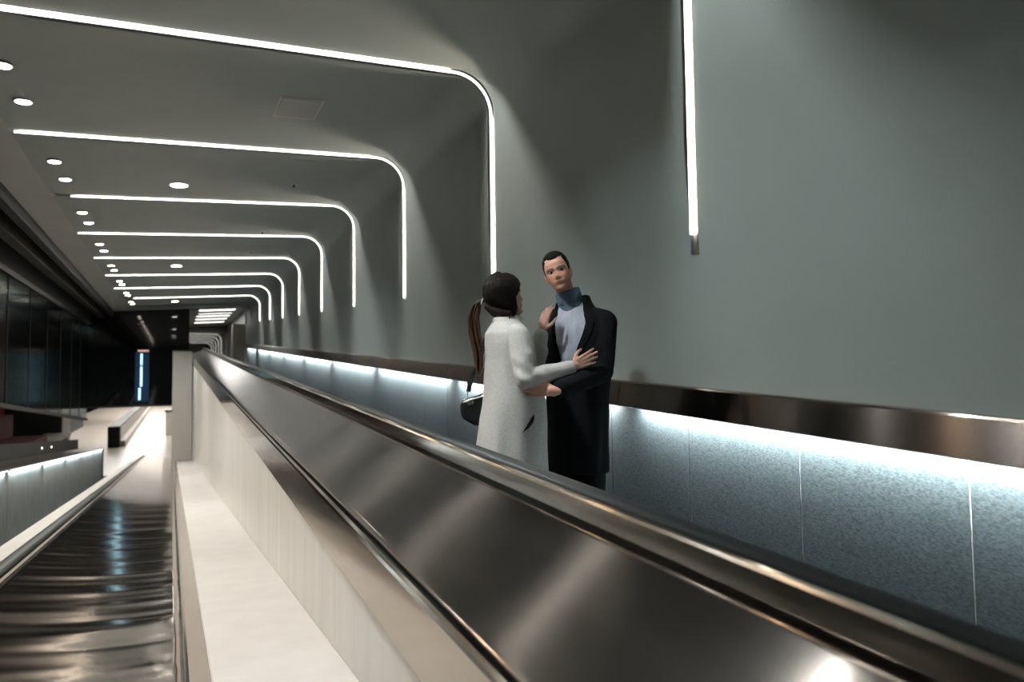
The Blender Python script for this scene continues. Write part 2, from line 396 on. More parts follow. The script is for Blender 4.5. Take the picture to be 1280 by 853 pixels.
# white side panels between the two slopes, each its own sheet
y = .25; pl = None
while y < YE-.1:
    y2 = min(y+1.5, YE-.02)
    a, b = y+.002, y2-.002
    V = [(x, yv, z) for x in (.699, .719) for (yv, z) in ((a, -1.05-ML*a), (b, -1.05-ML*b), (b, -1.045+MR*b), (a, -1.045+MR*a))]
    F = [(0,1,2,3), (4,5,6,7), (0,1,5,4), (1,2,6,5), (2,3,7,6), (3,0,4,7)]
    o = mesh('side_panel', V, F, 'white', bal); place(o)
    y = y2
V = [(x, yv, z) for x in (.709, 1.2) for (yv, z) in ((.3, -1.08-ML*.3), (YE, -1.08-ML*YE), (YE, -.87+MR*YE), (.3, -.87+MR*.3))]
o = mesh('core', V, [(0,1,2,3), (4,5,6,7), (0,1,5,4), (1,2,6,5), (2,3,7,6), (3,0,4,7)], 'black', bal); place(o)
post = empty('end_pillar', (.25, 28.1, -3.12), 'pale grey pillar closing the far end of the white divider wall', 'pillar')
box('shaft', .0, .66, 27.95, 28.33, -3.118, 1.0, 'greypost', post)
box('cap', -.012, .672, 27.93, 28.35, 1.0, 1.05, 'darkmetal', post)

# ------------------------------------------------------------------ white ledge and left balustrade (both descend)
led = tag(prism('ledge', [(.163, -1.055), (.170, -1.050), (.698, -1.050), (.698, -1.3), (.163, -1.3)], -3, YE, 'ledge', sl=-ML), 'long white stone ledge at the foot of the white divider wall', 'ledge')
lb = empty('balustrade', (-.35, YA, -1.9), 'wavy steel topped balustrade descending in the lower left foreground', 'balustrade')
grid_deck('deck', -.945, .055, lambda x: -.996+(.112*((.03-x)/.975)**2 if x < .03 else 0), YA, 32.0, -ML, 24, 900, .0115, 'steelp', lb)
prism('curb', [(.056, -1.10), (.056, -.996), (.063, -.988), (.075, -.991), (.161, -1.052), (.161, -1.10)], YA, 32.0, 'steelp', lb, -ML)
prism('raised_edge', [(-.985, -1.0), (-.985, -.880), (-.975, -.870), (-.957, -.870), (-.947, -.886), (-.943, -1.0)], YA, 32.0, 'steelp', lb, -ML)
hr2 = [((x-1.28)*1.15-1.040, (z+.53)*1.15-.885) for x, z in hr]
prism('handrail', hr2, YA, 32.0, 'rubber', lb, -ML, smooth=True)
prism('outer_rim', [(-1.27, -.905), (-1.27, -.880), (-1.10, -.872), (-1.10, -.905)], YA, 23.5, 'ledge', lb, -ML)
prism('inner_panel', [(-1.28, -1.85), (-.99, -1.85), (-.99, -.915), (-1.28, -.915)], YA, 32.0, 'steel', lb, -ML)

# ------------------------------------------------------------------ left parapet with lit panel, glass front above
pe = 27.9
par = empty('parapet', (-2.45, YA, -1.6), 'low parapet with a LED lit grey side panel on the far left', 'parapet')
prism('deck', [(-2.150, -.437), (-2.150, -.412), (-2.9, -.385), (-2.9, -.437)], YA, pe, 'darkmetal', par, -ML)
y = YA
while y < pe-.1:
    y2 = min(y+1.55, pe)
    prism('side_panel', [(-2.21, -1.85), (-2.20, -1.85), (-2.20, -.44), (-2.21, -.44)], y+.004, y2-.004, 'lpanel', par, -ML)
    yc = (y+y2)/2
    y = y2
prism('core', [(-2.9, -1.85), (-2.212, -1.85), (-2.212, -.44), (-2.9, -.44)], YA, pe, 'black', par, -ML)
prism('end_plate', [(-2.9, -1.85), (-2.16, -1.85), (-2.16, -.40), (-2.9, -.40)], pe, pe+.05, 'darkmetal', par, -ML)
for k in range(10):
    y0 = YA+3.09*k; yc = y0+1.5
    prism('led_tube', [(-2.182, -.452), (-2.168, -.452), (-2.168, -.440), (-2.182, -.440)], y0+.1, y0+2.95, 'led_cool', par, -ML)
    area('parapet_lamp', (-2.175, yc, -.455-ML*yc), (-.15, 0, -1), 2.8, .012, 26, (.84, .97, 1), 165, (0, 1, -ML))
prism('inner_kerb', [(-3.02, -1.2), (-2.93, -1.2), (-2.93, -.06), (-3.02, -.06)], YA, pe, 'black', par, -ML)
for i, y in enumerate((10.6, 11.6, 14.6, 15.6, 20.5, 22.0, 30)):  # glowing dots standing in for reflections of lights on the black kerb
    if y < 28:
        o = disc('reflection_dot', .030, .026, 0, -.012, 'fluoro', par, 12); o.location = (-2.928, y, -.22-ML*y); o.rotation_euler = (0, -PI/2, 0); place(o)
gw = empty('glass_front', (-2.75, 2, -.5), 'dark glass shopfront above the left parapet', 'glazing')
y = 2.0; k = 0
while y < 28.2:
    y2 = min(y+2.2, 28.34)
    V = []
    for x in (-2.752, -2.742):
        V += [(x, y+.012, .67-ML*y), (x, y2-.012, .67-ML*y2), (x, y2-.012, 1.96), (x, y+.012, 1.96)]
    o = mesh('pane', V, [(0,1,2,3), (4,5,6,7), (0,1,5,4), (1,2,6,5), (2,3,7,6), (3,0,4,7)], 'glass', gw); place(o)
    box('mullion', -2.765, -2.735, y-.012, y+.012, .67-ML*y, 1.96, 'black', gw)
    y = y2
box('head_rail', -2.80, -2.70, 2, 28.34, 1.96, 2.06, 'darkmetal', gw)
prism('handrail', [(-2.79, .60), (-2.70, .60), (-2.70, .68), (-2.79, .68)], 2, 28.3, 'black', gw, -ML)
tag(box('trim_2', -2.08, -1.95, Y0, Y1, 2.30, 2.9, 'black'), kind='structure')
tag(box('trim_3', -2.42, -2.24, Y0, Y1, 2.22, 2.46, 'brown'), kind='structure')
tag(box('trim_4', -2.95, -2.70, Y0, Y1, 2.06, 3.0, 'black'), kind='structure')
# dim shop interior behind the glass
tag(box('shop_wall', -5.6, -5.5, 4, 18.5, -3.6, 2.4, 'teal'), 'dim teal back wall behind the shop glass', 'wall')
tag(box('red_partition', -4.9, -4.8, 20, 26.5, -3.2, 2.2, 'redwall'), 'dim dark red partition behind the far panes of the shop glass', 'partition')
sofa = empty('red_sofa', (-3.5, 20.5, -2.6), 'small red sofa behind the glass at the left edge', 'sofa')
box('seat', -3.9, -3.1, 19.2, 22.6, -2.1, -1.55, 'red', sofa, bev=.05); box('backrest', -4.1, -3.88, 19.2, 22.6, -2.1, -.95, 'red', sofa, bev=.05); box('base', -3.85, -3.15, 19.3, 22.5, -4.1, -2.1, 'black', sofa)
ct = empty('counter', (-3.4, 25, -4.1), 'low counter with pale top behind the far shop glass', 'counter')
box('body', -3.8, -3.2, 23.6, 27.6, -4.1, -1.95, 'black', ct); box('worktop', -3.85, -3.12, 23.5, 27.7, -1.95, -1.85, 'beige', ct)
area('shop_fill', (-4.2, 14, 2.7), (0, 0, -1), 1, 6, 12, (.7, .95, 1)); area('shop_fill', (-4.0, 23.5, 2.7), (0, 0, -1), 1, 4, 10, (1, .85, .75))  # unseen fill lights added to brighten the sofa and shop interior

# ------------------------------------------------------------------ black glass bulkhead with blue screen
bk = empty('bulkhead', (-2.5, 28.4, -1), 'large black glossy glass bulkhead hanging across the left walkway', 'bulkhead')
for i in range(5):
    x0 = -6+i*1.313; box('glass_panel', x0+.004, x0+1.309, 28.4, 28.46, -1.0, 2.95, 'blackglass', bk)
box('backing', -6, .56, 28.47, 28.7, -1.0, 2.95, 'black', bk); box('return_wall', -6, -3.5, 28.46, 28.72, -4.3, -1.06, 'black', bk); box('bottom_rail', -6, .565, 28.38, 28.72, -1.06, -1.0, 'black', bk)
tag(box('wall_end', -6, .56, 28.72, 39.2, 1.75, 3.3, 'black'), kind='structure')
bs = empty('light_screen', (-1.03, 28.3, -.9), 'narrow blue glowing screen with white tubes on the black bulkhead', 'screen')
box('screen_panel', -1.24, -.78, 28.32, 28.38, -.86, .98, 'blue', bs, bev=.01)
box('tube', -1.07, -1.00, 28.28, 28.32, .50, .92, 'cyan', bs, bev=.015); box('tube', -1.07, -1.00, 28.28, 28.32, -.30, .44, 'cyan', bs, bev=.015); box('tube', -1.12, -1.05, 28.28, 28.32, -.80, -.36, 'cyan', bs, bev=.015)
box('top_bar', -1.16, -.80, 28.29, 28.34, 1.0, 1.06, 'redtube', bs)

# ------------------------------------------------------------------ upper corridor beyond the ramp
tag(box('wall_far_pillar', 2.17, WX, 29.2, 29.8, .2, 2.18, 'beige'), kind='structure').name = 'trim_5'
tag(box('wall_far_left', .40, .56, 28.72, 47, .0, 3.0, 'paint'), kind='structure').name = 'wall_far'
fy = [(29.2, .93, 2.25, .40), (30.8, .96, 2.25, .10), (32.1, .92, 2.25, .34), (33.8, .92, 2.25, .30), (35.8, .93, 2.25, .36)]
for i, (y, x0, x1, d) in enumerate(fy):
    r = empty('ceiling_light', (1.6, y, ceil_z(1.6)), f'{ordn[i]} of five bright fluorescent ceiling panels beyond the far end', 'light', 'fluorescent panels at the far end')
    for nm, e, z, mm in (('frame', .03, .012, 'dtrim'), ('diffuser', 0, .02, 'fluoro')):
        V = [(x, yv, ceil_z(x)-q) for x in (x0-e, x1+e) for yv in (y-d/2-e, y+d/2+e) for q in (z, .001)]
        o = mesh(nm, V, boxv(0,1,0,1,0,1)[1], mm, r); place(o)
area('far_lamp', (1.6, 32.5, 2.66), (0, 0, -1), 1.5, 6.5, 60, (1, .97, .92))
tag(box('trim_6', .56, WX, 39.2, 39.6, 2.42, 3.3, 'darkmetal'), kind='structure')
for i in range(5):
    Y = 40+2.6*i-5*0
    a = empty('light_line', (2.4, Y, .562), f'{ordn[i]} tiny LED arch in the corridor beyond the far fluorescent panels', 'light', 'tiny far LED arches')
    P = [(.6, 2.40), (2.0, 2.40)]+[(2.0+.4*math.sin(PI/2*q/8), 2.0+.4*math.cos(PI/2*q/8)) for q in range(1, 9)]+[(2.4, .562)]
    ribbon('channel', P, Y, .09, .006, 'greypost', a); ribbon('diffuser', P, Y, .05, .01, 'led', a)
tag(box('wall_far', -1, WX+.2, 54, 54.2, .4, 3.3, 'darkmetal'), kind='structure')
tag(box('ceiling', .4, WX, 39.6, 54, 2.72, 3.0, 'darkmetal'), kind='structure')

# ------------------------------------------------------------------ lower hall beyond the bulkhead
nb = empty('balustrade', (-2.7, 40.5, -3.6), 'dark newel end of another walkway balustrade in the bright lower hall', 'balustrade')
box('newel', -2.98, -2.42, 40.5, 41.3, -3.6, -2.5, 'black', nb, bev=.05)
box('side_panel', -2.92, -2.48, 41.3, 100, -3.6, -2.6, 'darkmetal', nb); box('handrail', -2.95, -2.45, 41.3, 100, -2.6, -2.52, 'rubber', nb); box('skirt', -2.48, -2.2, 41.0, 100, -3.6, -3.3, 'ledge', nb)
nb2 = empty('hall_cabinet', (-.1, 46, -3.6), 'small grey cabinet at the right edge of the bright lower hall', 'cabinet')
box('body', -.35, .25, 47, 49, -3.6, -2.1, 'greypost', nb2); box('top', -.4, .3, 46.9, 49.1, -2.1, -2.0, 'darkmetal', nb2)
tag(box('wall_hall', .56, .9, 33.6, 125, -3.6, .4, 'white'), kind='structure').name = 'wall_hall'
tag(box('wall_hall_end', -8, 1.2, 125, 125.3, -3.6, 2, 'beige'), kind='structure').name = 'wall_end'
tag(box('ceiling', -8, .56, 39.2, 125, 1.75, 2.0, 'beige'), kind='structure')
kb = empty('shop_kiosk', (-5.2, 38, -3.6), 'brown kiosk with posts at the left of the bright lower hall', 'kiosk')
box('body', -5.9, -5.0, 40, 44, -3.6, -1.6, 'brown', kb); box('counter_top', -5.95, -4.9, 39.9, 44.1, -1.6, -1.5, 'beige', kb)
for i in range(4): box('post', -5.05+.0*i, -4.95, 40.1+1.25*i, 40.2+1.25*i, -1.5, 1.0, 'brown', kb)

# ------------------------------------------------------------------ people
UH = Vector((math.cos(YAW), -math.sin(YAW), 0)); VH = Vector((math.sin(YAW), math.cos(YAW), 0))
def floor_z(p): return -1.28+MR*p.y
OW = Vector((1.609, 3.173, 0)); OW.z = floor_z(OW)
OM = OW+UH*.371+VH*.262; OM.z = floor_z(OM)
def at(px, py, y, org):
    """point seen at px, py whose depth lies y behind the woman's plane, in the frame of the figure standing at org"""
    v = fwd*827.9+r2*(px-640)-u2*(py-426.5)
    d = OW.dot(VH)+y
    P = v*(d/v.dot(VH))-org
    return Vector((P.dot(UH), P.dot(VH), P.z))
def person_obj(name, me, org, label):
    o = link(name, me, None); o.location = org; o.rotation_euler = (0, 0, -YAW)
    return tag(o, label, 'person')
def ball(bm, c, r, sc=(1, 1, 1), rot=None, seg=14):
    ret = bmesh.ops.create_uvsphere(bm, u_segments=seg, v_segments=max(6, seg-4), radius=1)
    mm = Matrix.Translation(c) @ (rot.to_4x4() if rot else Matrix()) @ Matrix.Diagonal((r*sc[0], r*sc[1], r*sc[2], 1))
    bmesh.ops.transform(bm, matrix=mm, verts=ret['verts'])
def limb(bm, pts, rad, seg=14):
    """chain of tapered tubes with a ball at each joint"""
    pts = [Vector(p) for p in pts]
    for p, r in zip(pts, rad): ball(bm, p, r, seg=seg)
    for (a, ra), (b, rb) in zip(zip(pts, rad), zip(pts[1:], rad[1:])):
        d = (b-a).normalized(); x = d.orthogonal().normalized(); y = d.cross(x)
        ring = []
        for p, r in ((a, ra), (b, rb)):
            ring.append([bm.verts.new(p+(x*math.cos(2*PI*i/seg)+y*math.sin(2*PI*i/seg))*r*.995) for i in range(seg)])
        for i in range(seg):
            j = (i+1) % seg; bm.faces.new((ring[0][i], ring[0][j], ring[1][j], ring[1][i]))
        bm.faces.new(ring[0][::-1]); bm.faces.new(ring[1])
def loft(bm, rings, cap=True):
    R = [[bm.verts.new(p) for p in r] for r in rings]; n = len(R[0])
    for a, b in zip(R, R[1:]):
        for i in range(n):
            j = (i+1) % n; bm.faces.new((a[i], a[j], b[j], b[i]))
    if cap: bm.faces.new(R[0][::-1]); bm.faces.new(R[-1])
def remeshed(bm, voxel, smooth=2, fac=.5):
    bmesh.ops.recalc_face_normals(bm, faces=bm.faces)
    me = bpy.data.meshes.new('tmp'); bm.to_mesh(me); bm.free()
    o = bpy.data.objects.new('tmp', me); C.objects.link(o)
    md = o.modifiers.new('r', 'REMESH'); md.mode = 'VOXEL'; md.voxel_size = voxel
    if smooth:
        ms = o.modifiers.new('s', 'SMOOTH'); ms.iterations = smooth; ms.factor = fac
    dg = bpy.context.evaluated_depsgraph_get(); dg.update()
    out = bpy.data.meshes.new_from_object(o.evaluated_get(dg))
    bpy.data.objects.remove(o); bpy.data.meshes.remove(me)
    out.polygons.foreach_set('use_smooth', [True]*len(out.polygons))
    return out
def lerp_tab(tab, t):
    for (t0, v0), (t1, v1) in zip(tab, tab[1:]):
        if t <= t1:
            f = (t-t0)/(t1-t0); f = f*f*(3-2*f)*.5+f*.5
            return v0+(v1-v0)*f
    return tab[-1][1]
FR = [(0, .055), (.05, .078), (.1, .083), (.16, .080), (.22, .086), (.29, .086), (.36, .085), (.5, .083), (.57, .090), (.7, .090), (.82, .076), (.91, .055), (.97, .028), (1, 0)]
BK = [(0, -.030), (.08, -.015), (.16, .005), (.24, .045), (.34, .072), (.48, .092), (.62, .099), (.76, .093), (.87, .072), (.95, .042), (1, 0)]
WD = [(0, .022), (.05, .034), (.12, .046), (.2, .055), (.3, .062), (.42, .068), (.55, .072), (.68, .074), (.8, .067), (.9, .049), (.96, .029), (1, 0)]
def g(x, s): return math.exp(-(x/s)**2)
def head_point(phi, t, grow=0.0, feat=1.0):
    """phi 0 = straight ahead (-y), t 0 chin .. 1 crown; returns x, y, z in metres for a 0.235 m head"""
    H = .235
    sx, cyv = math.sin(phi), math.cos(phi)
    wdt = lerp_tab(WD, t)+grow
    f = lerp_tab(FR, t)+grow; b = lerp_tab(BK, t)+grow
    e = .85
    x = wdt*math.copysign(abs(sx)**e, sx)
    y = -f*abs(cyv)**e if cyv > 0 else b*abs(cyv)**e
    z = (t-.5)*H+(grow*1.1*max(0, (t-.6)/.4) if grow else 0)
    if cyv > 0 and feat:
        d = 0
        sh = 0
        if .31 < t < .58: sh = (.58-t)/.21 if t > .37 else (t-.31)/.06
        d += .023*sh*g(x, .0125)*feat
        d += .006*g(abs(x)-.013, .008)*g(t-.345, .03)
        d -= .011*g(abs(x)-.031, .016)*g(t-.505, .042)
        d += .005*g(abs(x)-.028, .024)*g(t-.575, .03)
        d += (.0065*g(t-.252, .020)-.004*g(t-.226, .010)+.0070*g(t-.203, .020))*g(x, .021)
        d += .006*g(t-.07, .05)*g(x, .022)
        d += .004*g(abs(x)-.042, .018)*g(t-.37, .07)
        y -= d*min(1, cyv*2.2)
    return Vector((x, y, z))
def head_mesh(bm, mtx, nphi=88, nt=84, ears=True):
    rings = []
    for j in range(1, nt):
        t = .004+.994*j/nt
        rings.append([mtx @ head_point(2*PI*i/nphi, t) for i in range(nphi)])
    loft(bm, rings)
    if ears:
        for s in (-1, 1):
            rot = (mtx.to_3x3().normalized() @ Matrix.Rotation(s*.35, 3, 'Z'))
            ball(bm, mtx @ Vector((s*.072, .012, -.008)), 1, (.010, .019, .031), rot)
            ball(bm, mtx @ Vector((s*.070, .008, -.030)), 1, (.007, .011, .012), rot)
def head_shell(mtx, keep, grow, nphi=96, nt=90, ridge=0):
    """hair: the head surface pushed out by grow(phi, t) where keep(phi, t) > 0, closed by an inner sheet"""
    bm = bmesh.new(); out = {}; inn = {}
    for j in range(nt+1):
        t = min(.999, j/nt)
        for i in range(nphi):
            ph = 2*PI*i/nphi; a = ph if ph <= PI else ph-2*PI
            k = keep(a, t)
            if k > -.02:
                q = max(0, min(1, k/.06))
                gr = grow(a, t)*q-.002
                if ridge: gr += ridge*q*(noise.noise(Vector((math.cos(a)*9, math.sin(a)*9, t*3)))+.6*noise.noise(Vector((math.cos(a)*23, math.sin(a)*23, t*5))))
                out[i, j] = bm.verts.new(mtx @ head_point(ph, t, gr, 0 if gr > .004 else 1)); inn[i, j] = bm.verts.new(mtx @ head_point(ph, t, -.006, 1))
    fs = set()
    for j in range(nt):
        for i in range(nphi):
            ii = (i+1) % nphi; ks = [(i, j), (ii, j), (ii, j+1), (i, j+1)]
            if all(k in out for k in ks):
                bm.faces.new([out[k] for k in ks]); bm.faces.new([inn[k] for k in ks][::-1])
    bd = [e for e in bm.edges if len(e.link_faces) == 1]
    bmesh.ops.remove_doubles(bm, verts=bm.verts, dist=.0003)
    bmesh.ops.delete(bm, geom=[v for v in bm.verts if not v.link_faces], context='VERTS')
    bmesh.ops.recalc_face_normals(bm, faces=bm.faces)
    me = bpy.data.meshes.new('hair'); bm.to_mesh(me); bm.free()
    me.polygons.foreach_set('use_smooth', [True]*len(me.polygons))
    return me
def frame(fw_, up_):
    f = Vector(fw_).normalized(); u = Vector(up_); u = (u-f*u.dot(f)).normalized(); r = f.cross(u)   # r: the figure's right when f forward
    # head space: x = the figure's left..: columns x, y (back), z
    return Matrix((u.cross(f)*-1*-1, -f, u)).transposed()
def hand(bm, wrist, d, palm, thumb, curl=(.25, .35, .25), size=1.0, spread=.10, tcurl=.3):
    """wrist point, direction of the fingers, palm normal, side of the thumb"""
    d = Vector(d).normalized(); p = Vector(palm); p = (p-d*p.dot(d)).normalized(); t = Vector(thumb); t = (t-d*t.dot(d)-p*t.dot(p)).normalized()
    w = Vector(wrist); s = size
    limb(bm, [w-d*.03*s, w+d*.012*s], [.025*s, .024*s], 12)
    lens = [.072, .080, .074, .058]; rad = [.0088, .009, .0086, .0076]
    for i in range(4):
        off = (1.5-i)*.0195*s
        k = w+d*(.092-.004*abs(i-1)-(.006 if i == 3 else 0))*s+t*off
        limb(bm, [w+d*.012*s+t*off*.62, w+d*.05*s+t*off*.85-p*.002, k], [.0135*s, .0125*s, .0110*s], 10)
        ang = 0; q = k; pts = [k]; dd = (d+t*spread*(1.5-i)*.6).normalized()
        for seg, c in zip((.45, .30, .25), curl):
            ang += c*(1+.12*(i-1)); q = q+(dd*math.cos(ang)+p*math.sin(ang))*lens[i]*seg*s; pts.append(q)
        limb(bm, pts, [rad[i]*s*1.06, rad[i]*s, rad[i]*.92*s, rad[i]*.8*s], 10)
    b0 = w+d*.018*s+t*.020*s; b1 = b0+(d*.62+t*.72+p*.25).normalized()*.042*s
    b2 = b1+(d*.86+t*.42+p*tcurl).normalized()*.032*s; b3 = b2+(d*.95+t*.12+p*tcurl*1.5).normalized()*.025*s
    limb(bm, [b0, b1, b2, b3], [.0145*s, .0115*s, .0098*s, .0082*s], 10)
def ring_pts(c, z, F, a, b, n=44, ex=.9, fold=0, nf=9, ph0=0, tilt=0):
    """closed ring round c at height z; b along F, a across it"""
    F = Vector((F[0], F[1], 0)).normalized(); Lf = Vector((-F.y, F.x, 0))
    P = []
    for i in range(n):
        th = 2*PI*i/n; ct, st = math.cos(th), math.sin(th)
        k = 1+fold*math.sin(nf*th+ph0)+fold*.6*math.sin((nf*2-3)*th+1.3+ph0)
        v = F*(b*k*math.copysign(abs(ct)**ex, ct))+Lf*(a*k*math.copysign(abs(st)**ex, st))
        P.append(Vector((c[0], c[1], z))+v+Vector((0, 0, tilt*ct)))
    return P
def wrinkle(me, amp, fs, seed=0., zmin=-9, stretch=(1, 1, .5)):
    me.update(); nv = [v.normal.copy() for v in me.vertices]
    for v, n in zip(me.vertices, nv):
        c = Vector((v.co.x*stretch[0], v.co.y*stretch[1], v.co.z*stretch[2]))*fs+Vector((seed, 0, seed))
        a = 1-abs(noise.noise(c))*2.2
        v.co += n*amp*(a*.6+.5*noise.noise(c*2.3))
def skin_mat(name, base, lip, brow, head_inv, extra=None):
    mt = bpy.data.materials.new(name); mt.use_nodes = True; nt = mt.node_tree; b = nt.nodes['Principled BSDF']
    at_ = nt.nodes.new('ShaderNodeVertexColor'); at_.layer_name = 'tone'
    tc = nt.nodes.new('ShaderNodeTexCoord'); n = nt.nodes.new('ShaderNodeTexNoise'); n.inputs['Scale'].default_value = 60; n.inputs['Detail'].default_value = 4
    nt.links.new(tc.outputs['Object'], n.inputs['Vector'])
    hs = nt.nodes.new('ShaderNodeHueSaturation'); mr_ = nt.nodes.new('ShaderNodeMapRange'); mr_.inputs['To Min'].default_value = .88; mr_.inputs['To Max'].default_value = 1.1
    nt.links.new(n.outputs['Fac'], mr_.inputs['Value']); nt.links.new(mr_.outputs[0], hs.inputs['Value']); nt.links.new(at_.outputs['Color'], hs.inputs['Color'])
    nt.links.new(hs.outputs[0], b.inputs['Base Color']); b.inputs['Roughness'].default_value = .48
    b.inputs['Subsurface Weight'].default_value = .12; b.inputs['Subsurface Radius'].default_value = (.012, .005, .003); b.inputs['Subsurface Scale'].default_value = .5
    return mt
def paint_skin(me, hinv, base, lip, brow, stubble=0.0):
    col = me.color_attributes.new('tone', 'FLOAT_COLOR', 'POINT')
    base = Vector(base); lip = Vector(lip); brow = Vector(brow)
    for i, v in enumerate(me.vertices):
        c = base.copy(); p = hinv @ v.co; t = p.z/.235+.5
        if -.02 < t < 1.05 and p.length < .16 and p.y < .02:
            x = abs(p.x)
            if stubble and t < .30: c = c.lerp(brow*1.6, stubble*min(1, (.30-t)/.1)*(1 if p.y < .0 else .5))
            if p.y < -.05:
                q = g(p.x, .021)*max(0, 1-abs(t-.227)/.040); c = c.lerp(lip, min(1, q*1.8))
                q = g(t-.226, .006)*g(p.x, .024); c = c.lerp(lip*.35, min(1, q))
                by = .578+.020*(1-((x-.032)/.022)**2); q = (1 if .009 < x < .056 else 0)*g(t-by+.012, .013); c = c.lerp(brow, min(1, q*1.05))
                q = g(x-.031, .016)*g(t-.527, .010); c = c.lerp(brow, min(1, q*.85))         # lash line
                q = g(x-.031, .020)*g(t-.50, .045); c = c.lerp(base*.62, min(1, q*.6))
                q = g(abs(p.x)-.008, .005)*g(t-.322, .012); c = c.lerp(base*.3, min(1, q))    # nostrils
                c = c.lerp(Vector((base.x*1.08, base.y*.80, base.z*.78)), .5*g(x-.040, .02)*g(t-.37, .07))
        col.data[i].color = (c.x, c.y, c.z, 1)
def eyeballs(parent, mtx, gaze, iris):
    for s in (-1, 1):
        c = mtx @ Vector((s*.0310, -.0655, .0012)); bm = bmesh.new()
        bmesh.ops.create_uvsphere(bm, u_segments=20, v_segments=14, radius=.0128)
        for v in bm.verts: v.co += c
        gz = Vector(gaze).normalized()
        me = bpy.data.meshes.new('eye'); bm.to_mesh(me); bm.free()
        me.materials.append(M['sclera']); me.materials.append(M[iris]); me.materials.append(M['pupil'])
        for p in me.polygons:
            a = (p.center-c).normalized().dot(gz); p.material_index = 2 if a > .95 else (1 if a > .80 else 0); p.use_smooth = True
        link('eye', me, None, parent)
M['sclera'] = mat('eye_white', (.42, .38, .36), .5, spec=.2); M['iris_brown'] = mat('iris_brown', (.05, .025, .012), .15); M['pupil'] = mat('pupil', (.004, .004, .004), .1)
M['cream'] = mat('cream_wool', (.47, .455, .435), .85, noise_scale=90, noise_amt=.10, bump=.10, bump_scale=260)
M['blackwool'] = mat('black_wool', (.0065, .0075, .009), .9, spec=.12, noise_scale=80, noise_amt=.3, bump=.1, bump_scale=240)
M['knit'] = mat('grey_knit', (.40, .42, .50), .85, noise_scale=30, noise_amt=.12, stretch=(1, 1, .3), bump=.25, bump_scale=120)
M['knitblue'] = mat('blue_knit', (.10, .165, .225), .85, noise_scale=30, noise_amt=.12, stretch=(1, 1, .3), bump=.25, bump_scale=120)
M['trouser'] = mat('black_cloth', (.007, .007, .008), .8, spec=.15, noise_scale=60, noise_amt=.2)
M['leather'] = mat('black_leather', (.012, .014, .014), .32, noise_scale=40, noise_amt=.3, bump=.15, bump_scale=150)
M['chrome'] = mat('chrome', (.75, .75, .74), .15, 1)
M['hairdark'] = mat('dark_hair', (.010, .007, .006), .45, spec=.14, noise_scale=12, noise_amt=.5, stretch=(9, 9, .7), bump=.3, bump_scale=90)
M['hairbrown'] = mat('brown_hair', (.060, .030, .018), .45, spec=.25, noise_scale=14, noise_amt=.55, stretch=(9, 9, .5), bump=.3, bump_scale=90)
M['hairblack'] = mat('short_black_hair', (.006, .005, .0045), .6, spec=.2, noise_scale=200, noise_amt=.5, bump=.5, bump_scale=300)
M['tie'] = mat('white_hair_tie', (.65, .55, .52), .7)
def shoe(name, parent, heel, d, L, m):
    bm = bmesh.new(); d = Vector(d).normalized(); s = Vector((-d.y, d.x, 0)); rings = []
    for f, wd, h in ((0, .030, .075), (.12, .036, .085), (.35, .034, .075), (.6, .042, .052), (.82, .042, .038), (.95, .028, .028), (1, .012, .018)):
        c = Vector(heel)+d*L*f; rings.append([Vector((c.x, c.y, 0))+s*wd*math.cos(a)+Vector((0, 0, .004+max(0, h*(.5+.5*math.sin(a))))) for a in [2*PI*i/14 for i in range(14)]])
    loft(bm, rings); bmesh.ops.recalc_face_normals(bm, faces=bm.faces); me = bpy.data.meshes.new(name); bm.to_mesh(me); bm.free()
    return link(name, me, m, parent, True)

# ---- the woman: faces the man (to the right in the picture), seen from her right and slightly behind
a_ = lambda px, py, y=0: at(px, py, y, OW)
FW = Vector((.93, .37, 0)).normalized(); RW = Vector((FW.y, -FW.x, 0)); LW = -RW
hc = a_(631.5, 371, .0)
HW = Matrix.Translation(hc) @ frame((.90, .40, .16), (-.14, 0, 1)).to_4x4() @ Matrix.Scale(.96, 4)
sk_w = (.50, .29, .22)
bm = bmesh.new(); head_mesh(bm, HW, ears=False)
nk = a_(634, 406, .01); ch = a_(640, 440, 0); pv = a_(641, 520, 0)
limb(bm, [hc+Vector((-.02, -.004, -.05)), a_(630, 398, .0), nk+Vector((-.015, 0, -.03))], [.05, .046, .056])
limb(bm, [nk+Vector((-.01, 0, -.04)), ch+Vector((-.01, 0, 0)), ch+Vector((0, 0, -.14)), pv], [.065, .10, .09, .115])
for s in (RW, LW):
    sh = a_(636, 420, .0)+s*.145
    limb(bm, [nk+Vector((-.01, 0, -.05)), sh], [.055, .042])
    hp = pv+s*.068
    limb(bm, [hp, Vector((hp.x+.01, hp.y, .48)), Vector((hp.x-.0, hp.y, .09))], [.076, .056, .036])
    limb(bm, [Vector((hp.x, hp.y, .075)), Vector((hp.x, hp.y, .045))+FW*.13], [.034, .026])
    if s == RW:
        el, wri = a_(656, 473, -.185), a_(713.5, 459, -.045)
        limb(bm, [sh, el, wri], [.042, .036, .024]); hand(bm, wri+Vector((.012, .0, .004)), (.90, .13, .42), (.1, 1, .05), (-.4, 0, 1), (.10, .18, .12), .92, .16)
    else:
        el, wri = a_(672, 446, .13), a_(677.5, 414, .115)
        limb(bm, [sh, el, wri], [.042, .036, .024]); hand(bm, wri, (.22, .10, 1), (.75, .8, 0), (.7, -.7, .2), (.10, .25, .25), .90, .12)
bodyw = remeshed(bm, .0046, 2)
paint_skin(bodyw, HW.inverted(), sk_w, (.36, .10, .09), (.03, .02, .015))
M['skin_w'] = skin_mat('skin_fair', sk_w, None, None, None); bodyw.materials.append(M['skin_w'])
woman = person_obj('person', bodyw, OW, 'woman in a long cream coat with a long brown ponytail, facing the man')
